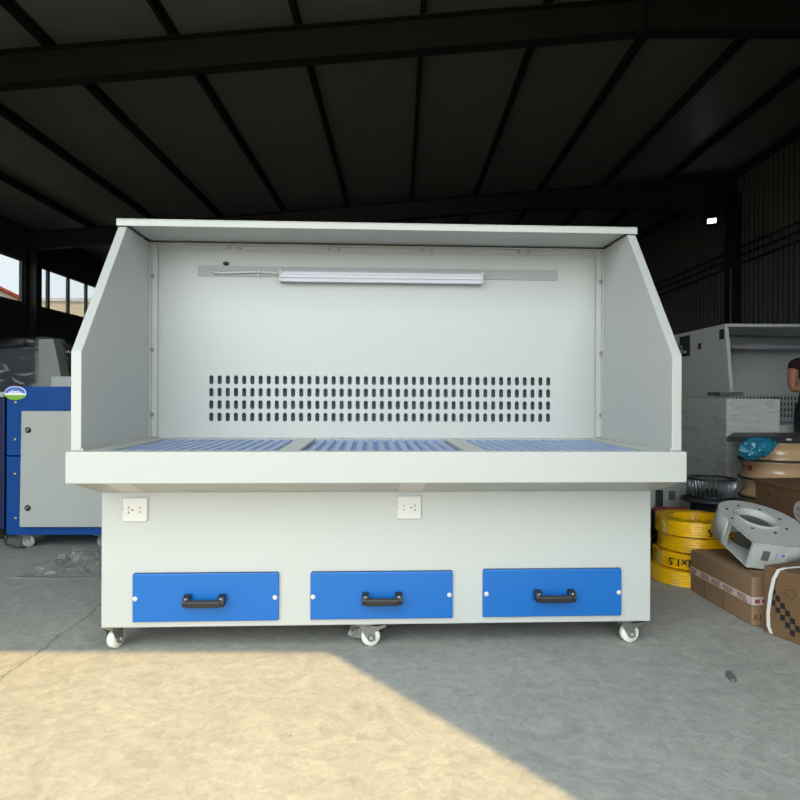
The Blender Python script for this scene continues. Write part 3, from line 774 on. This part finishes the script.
# carton 2: checks and strap
A2 = fl(763.5, 631.5); B2 = fl(800, 646)
d2 = (B2-A2).normalized(); ang2 = math.atan2(d2.x, -d2.y)
h2 = .255; ly2 = .55
t2 = thing('cardboard_box', 'brown cardboard box with black checks and white strap at right edge', 'box', A2, ang2)
MB().box(0, .33, -ly2, 0, 0, h2).build('carton_body', M['card2'], t2, .005)
m = MB(); e = .0015; cs = .0265
for r_i in range(7):
    for c_i in range(7):
        if (r_i+c_i) % 2 == 0 and c_i-1 <= r_i <= c_i+3 and r_i-c_i < 4:
            yy = -.032-.020*c_i; zz = .155-.0215*r_i
            if zz > .012: m.face([(-e, yy, zz), (-e, yy-.020, zz), (-e, yy-.020, zz+.0215), (-e, yy, zz+.0215)])
m.build('check_print', M['ink'], t2)
m = MB(); m.tube([(-.004, -.115+.022*math.cos(t), .178+.014*math.sin(t)) for t in (2*PI*k/20 for k in range(21))], .0012, 6); m.build('handle_outline', M['brownink'], t2)
# white strap sagging round the box
sp = [(.33, -.09, h2+.003), (.2, -.088, h2+.006), (.08, -.08, h2+.006), (.015, -.075, h2+.006), (-.006, -.068, h2-.002), (-.012, -.052, h2-.04), (-.010, -.036, .15), (-.008, -.026, .08), (-.006, -.026, .03), (-.006, -.038, .006)]
m = MB(); rows = []
for k, p in enumerate(sp):
    p = Vector(p); rows.append([m.bm.verts.new(p+Vector((0, -.007, 0))), m.bm.verts.new(p+Vector((0, .007, 0)))])
for a, b in zip(rows, rows[1:]): m.bm.faces.new((a[0], a[1], b[1], b[0]))
o = m.build('packing_strap', M['strap'], t2); md = o.modifiers.new('solid', 'SOLIDIFY'); md.thickness = .002
# carton 3 with round print, farther back
A3 = Vector((2.0, 3.60, 0)); 
t3 = thing('cardboard_box', 'tall brown cardboard box with round white print before the tan rolls', 'box', A3, .10)
h3 = .437
MB().box(0, .42, -.55, .0, 0, h3-.0).build('carton_body', M['card2'], t3, .004)
MB().box(-.006, .426, -.556, .006, h3-.02, h3+.004).build('carton_lid', M['card2'], t3, .003)
q = at(797, 511, 3.2); 
m = MB(); yy, zz = -.36, q.z-.012
m.prism([(yy+.055*math.cos(t), zz+.055*math.sin(t)) for t in (2*PI*k/28 for k in range(28))], 0, -.0015, .0005); rp = m.build('round_print', M['tape'], t3)
m = MB()
for dy, dz, a_, b_ in ((-.02, .015, .026, .018), (.018, .012, .020, .022), (-.012, -.02, .03, .012), (.02, -.018, .016, .014)): m.box(-.0025, -.001, yy+dy-a_/2, yy+dy+a_/2, zz+dz-b_/2, zz+dz+b_/2)
m.build('print_mark', M['stripgrey'], rp)
MB().ball((-.001, -.11, h3-.075), .008, sc=(.3, 1, 1)).build('staple_hole', M['ink'], t3)

# ---- fan volute housing on carton 1
def volute():
    t = thing('fan_housing', 'grey snail-shaped fan housing tilted on the taped cardboard box', 'fan', (1.549, 2.78, .367))
    t.rotation_euler = (math.radians(18.0), math.radians(6.5), 0)
    hgt = .114
    sp = []
    n = 44
    for k in range(n+1):
        th = math.radians(197-287*k/n); r = .139+.083*k/n
        sp.append((r*math.cos(th), r*math.sin(th)))
    P2_ = (-.113, -.216)
    path = sp+[(-.06, -.219), P2_]
    # scroll wall
    m = MB(); A = [m.bm.verts.new((x, y, -hgt)) for x, y in path]; B = [m.bm.verts.new((x, y, 0)) for x, y in path]
    for k in range(len(path)-1): f = m.bm.faces.new((A[k], A[k+1], B[k+1], B[k])); f.smooth = k < n-1
    w = m.build('scroll_wall', M['voluteg'], t); md = w.modifiers.new('solid', 'SOLIDIFY'); md.thickness = .003; md.offset = 1
    # top and bottom plates with a round inlet and raised collar
    def plate(z, name, ri, lip):
        m = MB(); outer = [(x*1.02, y*1.02) for x, y in path]
        N = 64; hole = []; rim = []
        pts = []
        # resample outline by angle
        poly = outer
        for k in range(N):
            a = 2*PI*k/N; d = Vector((math.cos(a), math.sin(a)))
            best = None
            for i in range(len(poly)):
                p, q = Vector(poly[i]), Vector(poly[(i+1) % len(poly)])
                e = q-p; den = d.x*e.y-d.y*e.x
                if abs(den) < 1e-9: continue
                tt = (p.x*e.y-p.y*e.x)/den; ss = (p.x*d.y-p.y*d.x)/den
                if tt > 0 and -1e-6 <= ss <= 1+1e-6: best = tt if best is None else max(best, tt)
            pts.append(d*(best or .2))
        # keep the pointed tip at the outlet
        kk = min(range(N), key=lambda k: (pts[k]-Vector((P2_[0]*1.02, P2_[1]*1.02))).length); pts[kk] = Vector((P2_[0]*1.05, P2_[1]*1.05))
        O = [m.bm.verts.new((p.x, p.y, z)) for p in pts]
        I = [m.bm.verts.new((ri*math.cos(2*PI*k/N), ri*math.sin(2*PI*k/N), z)) for k in range(N)]
        for k in range(N): m.bm.faces.new((O[k], O[(k+1) % N], I[(k+1) % N], I[k]))
        o = m.build(name, M['voluteg'], t); md = o.modifiers.new('solid', 'SOLIDIFY'); md.thickness = .003
        if lip:
            m = MB(); m.lathe([(ri+.004, .0), (ri+.004, .006), (ri-.004, .010), (ri-.012, .004), (ri-.018, -.014), (ri-.020, -.022)], 56, (0, 0, z))
            bmesh.ops.delete(m.bm, geom=[f for f in m.bm.faces if len(f.verts) > 4], context='FACES')
            ring = m.build('inlet_ring', M['voluteg'], o); md = ring.modifiers.new('solid', 'SOLIDIFY'); md.thickness = .002
            m = MB()
            for k in range(8):
                a = 2*PI*k/8+.2; m.cyl(((ri+.03)*math.cos(a), (ri+.03)*math.sin(a), z), ((ri+.03)*math.cos(a), (ri+.03)*math.sin(a), z+.003), .006, 10)
            m.build('bolt_hole', M['dark'], o)
    plate(0, 'top_plate', .088, True)
    plate(-hgt, 'bottom_plate', .085, False)
    # outlet frame: flanges round the rectangular mouth
    p, q = Vector((*sp[0], 0)), Vector((*P2_, 0)); d = (q-p).normalized(); nrm = Vector((d.y, -d.x, 0))
    if nrm.dot(Vector((-1, -1, 0))) < 0: nrm = -nrm
    m = MB(); L_ = (q-p).length; rot = Matrix((d, nrm, Vector((0, 0, 1)))).transposed()
    m.obox(p+d*.009+nrm*.001+Vector((0, 0, -hgt/2)), (.022, .004, hgt), 0, rot)
    m.obox(q-d*.004+nrm*.001+Vector((0, 0, -hgt/2)), (.010, .004, hgt), 0, rot)
    m.obox(p+d*L_/2+nrm*.002+Vector((0, 0, -hgt+.002)), (L_, .010, .004), 0, rot)
    m.obox(p+d*L_/2+nrm*.004+Vector((0, 0, -.002)), (L_, .012, .004), 0, rot)
    m.build('outlet_frame', M['voluteg'], t)
    # stickers on the front wall: a dark square and a white card with blue marks
    def stick(x0, x1, z0, z1, mtl, name, off, par):
        m = MB(); m.box(x0, x1, -.2225-off, -.222-off, z0, z1); return m.build(name, mtl, par)
    stick(-.072, -.042, -.075, -.032, M['rubber'], 'dark_sticker', .0012, t)
    ws = stick(-.034, .026, -.070, -.030, M['tape'], 'white_sticker', .0012, t)
    stick(-.016, -.002, -.064, -.036, M['lav'], 'blue_mark', .0018, ws); stick(.008, .018, -.050, -.038, M['lav'], 'blue_mark', .0018, ws)
volute()

# ---- fan wheel on a black bin
ic = at(711.5, 477, 3.6)
iz = .338
ib = thing('storage_bin', 'black bin with wide rim standing under the dark fan wheel', 'bin', (ic.x, 3.6, 0))
m = MB(); m.lathe([(.095, 0), (.10, .01), (.112, iz-.03), (.118, iz-.02)], 32); m.build('bin_body', M['bin'], ib)
m = MB(); m.lathe([(.155, iz-.026), (.160, iz-.02), (.160, iz-.010), (.120, iz), (.06, iz)], 40); m.build('bin_rim', M['bin'], ib)
iw = thing('impeller', 'black squirrel-cage fan wheel with upright blades on black bin', 'fan', (ic.x, 3.6, iz+.001))
ihh = .105; ir = .128
m = MB(); m.lathe([(.03, 0), (ir, 0), (ir, .008), (.04, .008), (.04, .04), (.03, .04)], 48); m.build('hub_plate', M['impeller'], iw)
m = MB(); m.lathe([(ir-.026, ihh-.008), (ir+.001, ihh-.010), (ir+.001, ihh), (ir-.026, ihh)], 56, close=True); m.build('top_ring', M['impeller'], iw)
bl = None
for k in range(32):
    a = 2*PI*k/32
    if bl is None:
        m = MB(); V = []
        for j in range(5):
            s = j/4; V.append(((ir-.024+.023*s), .010*math.sin(s*PI*.6)))
        q = [(m.bm.verts.new((x, y, .006)), m.bm.verts.new((x, y, ihh-.006))) for x, y in V]
        for A, B in zip(q, q[1:]): m.bm.faces.new((A[0], B[0], B[1], A[1])).smooth = True
        bl = m.build('blade', M['blade'], iw); md = bl.modifiers.new('solid', 'SOLIDIFY'); md.thickness = .0016
    else:
        c = bl.copy(); COL.objects.link(c); c.parent = iw; c.rotation_euler = (0, 0, a)

# ---- grey electrical box, coloured packets, dark cable coil
g0, g1 = at(645, 483, 3.95), at(694, 483, 3.95)
eb = thing('electrical_box', 'grey metal box with dark square label behind the yellow coils', 'box', (g0.x, 3.95, 0))
gw = g1.x-g0.x
MB().box(0, gw, 0, .2, 0, g0.z).build('box_body', M['greypaint'], eb, .004)
f = lambda px, py: at(px, py, 3.948)-Vector((g0.x, 3.95, 0))
p, q = f(669, 491), f(675, 500); MB().box(p.x, q.x, -.003, 0, q.z, p.z).build('dark_label', M['rubber'], eb)
p = f(677.5, 495.5); MB().ball((p.x, -.002, p.z), .010, sc=(1, .4, 1)).build('button', M['offwhite'], eb)
p, q = f(655.5, 490), f(663, 509); MB().box(p.x, q.x, -.004, .0, q.z, p.z).build('open_slot', M['dark'], eb)
s0 = at(653, 506, 3.6); s1 = at(688, 506, 3.6)
pk = thing('packet_tray', 'flat tray of red and white packets behind the yellow coils', 'packaging', (s0.x, 3.56, 0))
zt = s0.z-.035
m = MB().box(0, s1.x-s0.x, 0, .16, 0, zt); m.build('tray', M['dark'], pk, .004)
n = 9; st = (s1.x-s0.x-.01)/n
for k in range(n):
    m = MB(); m.obox((.005+st*(k+.5), .04, zt+.014+.002*(k % 2)), (st*.9, .05, .026), 0, R3(0, .35, 0)); pc = m.build('packet', M['red'], pk, .004)
    m = MB(); m.obox((.005+st*(k+.55), .013, zt+.010+.002*(k % 2)), (st*.45, .004, .014), 0, R3(0, .5, 0)); m.build('packet_label', M['tape'] if k else M['yellow'], pc)
# pile of thin dark cable left of the coils
for k in range(5):
    rr = .085
    m = MB(); pts = [(rr*math.cos(t)*(1+.05*math.sin(5*t+k)), rr*math.sin(t)*(1+.05*math.cos(4*t)), .006*math.sin(6*t+k)) for t in (2*PI*j/40 for j in range(40))]
    for q in range(4): m.tube([(p[0]*(1-.09*q), p[1]*(1-.09*q), p[2]+.012*((q+k) % 2)) for p in pts+pts[:1]], .009, 8)
    nm = ['bottom dark cable coil on the floor beside the yellow coils', 'dark cable coil second from the floor beside yellow coils', 'middle dark cable coil of five beside the yellow coils', 'dark cable coil second from top beside yellow coils', 'topmost dark cable coil in the pile beside yellow coils'][k]
    tag(m.build('cable_coil', M['cable'], None, loc=(at(645, 540, 3.44).x, 3.44, .02+.046*k), rot=(0, 0, k)), nm, 'coil', 'dark cable coils by the bench')

# ---- tan film rolls, board, blue bag
SX, SY, SR, SH = at(777, 460, 4.2).x, 4.2, .229, .1235
proto = None
pos = ['bottom', 'second', 'middle', 'fourth', 'topmost']
for k in range(5):
    lab = ['lowest tan wound roll of the stack, standing on the floor', 'second tan roll from the floor, hidden mostly by brown box',
           'tan roll just above the brown cardboard box lid, third from floor', 'tan roll with small dark label patch, fourth in the stack', 'topmost shiny tan roll beneath the dark board and blue bag'][k]
    if proto is None:
        t = thing('film_roll', lab, 'roll', (SX, SY, .0), 0, 'tan rolls stacked under the board')
        r = SR
        m = MB(); m.lathe([(.05, .007), (r-.006, .007)]+[(r-.004-.030*math.sin(PI*q/8), .007+(SH-.014)*q/8) for q in range(1, 8)]+[(r-.006, SH-.007), (.05, SH-.007)], 56)
        m.build('wound_film', M['tan'], t)
        m = MB(); m.lathe([(.05, 0), (r, 0), (r, .007), (.05, .007)], 56, close=True); m.lathe([(.05, SH-.007), (r, SH-.007), (r, SH), (.05, SH)], 56, close=True)
        m.build('rim', M['flange'], t)
        proto = t
    else:
        t = copy_tree(proto); t['label'] = lab; t.location = (SX+random.uniform(-.004, .004), SY, k*SH)
    if k == 3:
        m = MB(); a0 = -3.02; ro = SR-.026
        for j in range(3):
            x0, x1 = a0+.06*j, a0+.06*(j+1)
            m.face([(ro*math.cos(x0), ro*math.sin(x0), .05), (ro*math.cos(x1), ro*math.sin(x1), .05), (ro*math.cos(x1), ro*math.sin(x1), .085), (ro*math.cos(x0), ro*math.sin(x0), .085)])
        m.build('dark_label', M['red'], t)
zb = 5*SH
b0 = at(725.5, 437, 4.1)
m = MB(); m.prism([(b0.x-.055, 3.98), (3.05, 3.94), (3.05, 4.48), (b0.x+.26, 4.50)], 2, zb+.001, zb+.032)
tag(m.build('dark_board', M['board'], None, .004), 'dark flat board laid across the top of the tan rolls', 'board')
q = at(788, 439.5, 3.95); m = MB().box(q.x-.015, q.x+.015, 3.938, 3.9435, q.z-.006, q.z+.006)
tag(m.build('white_tag', M['strap']), 'tiny white tag on the front edge of the dark board', 'tag')
# blue bag hanging in front of the top roll
bc = at(756, 449.5, 3.92)
m = MB(); bmesh.ops.create_icosphere(m.bm, subdivisions=5, radius=1)
for v in m.bm.verts:
    d = noise.noise(v.co*2.6+Vector((4, 2, 1)))*.22+noise.noise(v.co*6)*.13+abs(noise.noise(v.co*12))*.09
    v.co *= 1+d
    x, y, z = v.co
    wd_ = 1.0+.30*z; v.co = Vector((x*.098*wd_+.028*z, y*.042, max(-.9, z)*.068))
    if v.co.y > .012: v.co.y = .012
for f_ in m.bm.faces: f_.smooth = True
tag(m.build('plastic_bag', M['teal'], None, loc=(bc.x, 3.925, bc.z)), 'crinkled blue plastic bag hanging against the topmost tan roll', 'bag')

# ---- wrapped pale cabinet behind
q = at(726.5, 397, 4.6); q2 = at(780, 397, 4.6)
wx = thing('wrapped_cabinet', 'pale grey cabinet in stretch wrap standing behind the tan rolls', 'cabinet', (q.x, 4.6, 0))
MB().box(0, q2.x-q.x, 0, .75, 0, .885).build('cabinet_body', M['shadewhite'], wx, .004)
wrinkled_box('plastic_wrap', M['film'], wx, -.006, q2.x-q.x+.006, -.006, .757, 0.002, .895, .006, 20, 4, 10)
s = at(714, 391, 4.8); s2 = at(740, 391, 4.8)
m = MB().box(s.x+.02, s2.x, 4.75, 4.95, .908, .936); m.box(s.x+.05, s2.x-.04, 4.8, 4.9, .902, .908)
tag(m.build('small_plate', M['rubber'], None, .003), 'small dark plate lying on top of the wrapped grey cabinet', 'plate')

# ================================================================== PERSON (standing in front of the grey bench, arms folded)
def skinned(name, mtl, parent, verts, edges, radii, root=0, sub=2):
    me = bpy.data.meshes.new(name); me.from_pydata([Vector(v) for v in verts], edges, []); me.materials.append(mtl)
    o = bpy.data.objects.new(name, me); COL.objects.link(o)
    if parent: o.parent = parent
    sk = o.modifiers.new('skin', 'SKIN'); sk.use_smooth_shade = True
    for i, r in enumerate(radii):
        sv = me.skin_vertices[0].data[i]; sv.radius = (r, r) if not isinstance(r, tuple) else r; sv.use_root = i == root
    s = o.modifiers.new('sub', 'SUBSURF'); s.levels = s.render_levels = sub
    return o
pq = at(789, 375, 5.42)
pp = thing('person', 'person in dark short-sleeved top with folded bare arms at right edge', 'person', (pq.x+.235, 5.42, 0), -.05)
sx = .175
V = [(0, 0, .76), (0, -.01, .90), (0, -.01, 1.04), (0, 0, 1.16), (0, .0, 1.235), (0, -.012, 1.30)]
Rr = [.115, .11, .12, .125, .07, .05]
E = [(k, k+1) for k in range(5)]
def add(p, r, parent_):
    V.append(p); Rr.append(r); E.append((parent_, len(V)-1)); return len(V)-1
for s in (-1, 1):
    k = add((s*.09, 0, .70), .088, 0); k = add((s*.10, -.01, .56), .072, k); k = add((s*.10, -.015, .40), .052, k); k = add((s*.10, .0, .26), .050, k); k = add((s*.10, .012, .07), .034, k)
    k = add((s*.105, -.06, .035), .030, k); add((s*.11, -.14, .026), .026, k)
    k = add((s*.10, .0, 1.19), .065, 3); k = add((s*sx, .005, 1.185), .056, k); k = add((s*(sx+.025), -.005, 1.09), .046, k); k = add((s*(sx+.03), -.02, .965), .040, k)
    hz = 1.0 if s < 0 else 1.045
    k = add((s*.09, -.135, hz-.01), .036, k); k = add((-s*.03, -.165 if s < 0 else -.20, hz+.015), .028, k)
    k = add((-s*.085, -.15 if s < 0 else -.185, hz+.03), .026, k)
    for j in range(4):                                            # fingers curled on the other arm
        L_ = (.052, .06, .057, .045)[j]; z = hz+.052-.018*j; y = -.145 if s < 0 else -.178
        a = add((-s*.112, y, z), .0095, k); b2 = add((-s*(.112+L_*.55), y+.012, z-.002), .0088, a); add((-s*(.112+L_), y+.040, z-.004), .0075, b2)
    a = add((-s*.075, -.16 if s < 0 else -.19, hz+.066), .011, k); add((-s*.10, -.155 if s < 0 else -.185, hz+.088), .009, a)
# head joins the neck in the same surface
k = add((0, -.012, 1.37), .070, 5); k = add((0, -.010, 1.43), .083, k); k = add((0, -.005, 1.475), .07, k)
body = skinned('body', M['skin'], pp, V, E, Rr)
m = MB()
m.ball((0, -.10, 1.392), .016, sc=(.8, 1, 1.3)); 
for s in (-1, 1): m.ball((s*.088, .0, 1.40), .022, sc=(.4, .8, 1.3))
m.build('nose_and_ears', M['skin'], pp)
for s in (-1, 1): MB().ball((s*.032, -.082, 1.418), .010, sc=(1.3, .6, .7)).build('eye', M['eye'], pp)
MB().ball((0, -.080, 1.352), .020, sc=(1.2, .5, .3)).build('mouth', mat('lips', srgb(150, 84, 76), .5), pp)
m = MB(); bmesh.ops.create_icosphere(m.bm, subdivisions=4, radius=.098)
bmesh.ops.delete(m.bm, geom=[v for v in m.bm.verts if v.co.z < .02-.9*v.co.y-.02 and not (v.co.y > .02 and v.co.z > -.06)], context='VERTS')
for v in m.bm.verts: v.co = Vector((v.co.x, v.co.y*1.05, v.co.z*1.0))*(1+.03*noise.noise(v.co*60))+Vector((0, -.002, 1.432))
for f_ in m.bm.faces: f_.smooth = True
m.build('hair', M['hair'], pp)
sV = [(0, 0, .74), (0, -.01, .92), (0, -.01, 1.04), (0, 0, 1.16), (0, .0, 1.225)]; sR = [.148, .142, .134, .138, .082]; sE = [(0, 1), (1, 2), (2, 3), (3, 4)]
for s in (-1, 1):
    sV += [(s*.10, .0, 1.19), (s*sx, .005, 1.185), (s*(sx+.022), -.003, 1.105)]; sR += [.078, .068, .060]
    n0 = len(sV); sE += [(3, n0-3), (n0-3, n0-2), (n0-2, n0-1)]
skinned('shirt', M['shirt'], pp, sV, sE, sR)
tV = [(0, 0, .98), (0, 0, .76)]; tR = [.130, .134]; tE = [(0, 1)]
for s in (-1, 1):
    n0 = len(tV); tV += [(s*.09, 0, .68), (s*.10, -.01, .54), (s*.10, -.012, .38), (s*.10, 0, .24), (s*.10, .01, .10)]; tR += [.102, .088, .070, .066, .056]
    tE += [(1, n0)]+[(n0+j, n0+j+1) for j in range(4)]
skinned('trousers', M['trouser'], pp, tV, tE, tR, 1)
for s in (-1, 1):
    m = MB(); m.ball((s*.107, -.05, .04), .05, sc=(.95, 2.4, .8), n=20)
    for v in m.bm.verts: v.co.z = max(v.co.z, .0)
    m.build('shoe', M['black'], pp)

# ================================================================== LIGHT
SAZ = Vector((-.79, 1.0)).normalized(); EL = math.atan2(DZ, (2.225-YW+.15)/SAZ.y)
d = Vector((SAZ.x*math.cos(EL), SAZ.y*math.cos(EL), -math.sin(EL)))
sl = bpy.data.lights.new('sun', 'SUN'); sl.energy = 6.35; sl.angle = math.radians(.5); sl.color = (1.0, .70, .28)
so = bpy.data.objects.new('sun', sl); COL.objects.link(so); so.rotation_euler = d.to_track_quat('-Z', 'Y').to_euler(); so.location = (4, -6, 12)
w = bpy.data.worlds.new('sky'); S.world = w; w.use_nodes = True
bg = w.node_tree.nodes['Background']; bg.inputs['Color'].default_value = (.90, .97, .98, 1); bg.inputs['Strength'].default_value = 4.5

# ================================================================== CAMERA
cam = bpy.data.cameras.new('camera'); cam.sensor_width = 36; cam.lens = F/800*36; cam.sensor_fit = 'HORIZONTAL'
cam.shift_y = -(400-HOR)/800; cam.clip_start = .02; cam.clip_end = 500
co = bpy.data.objects.new('camera', cam); COL.objects.link(co)
co.matrix_world = Matrix.Translation((0, 0, H)) @ Matrix.Rotation(PI/2, 4, 'X') @ Matrix.Rotation(ROLL, 4, 'Z')
S.camera = co
vs_ = S.view_settings; vs_.view_transform = 'Standard'; vs_.look = 'None'; vs_.gamma = 1; vs_.use_curve_mapping = False; vs_.exposure = 0.0
S.cycles.use_denoising = True; S.cycles.max_bounces = 10; S.cycles.diffuse_bounces = 6; S.cycles.transparent_max_bounces = 16
S.cycles.sample_clamp_indirect = 8; S.cycles.caustics_reflective = False; S.cycles.caustics_refractive = False
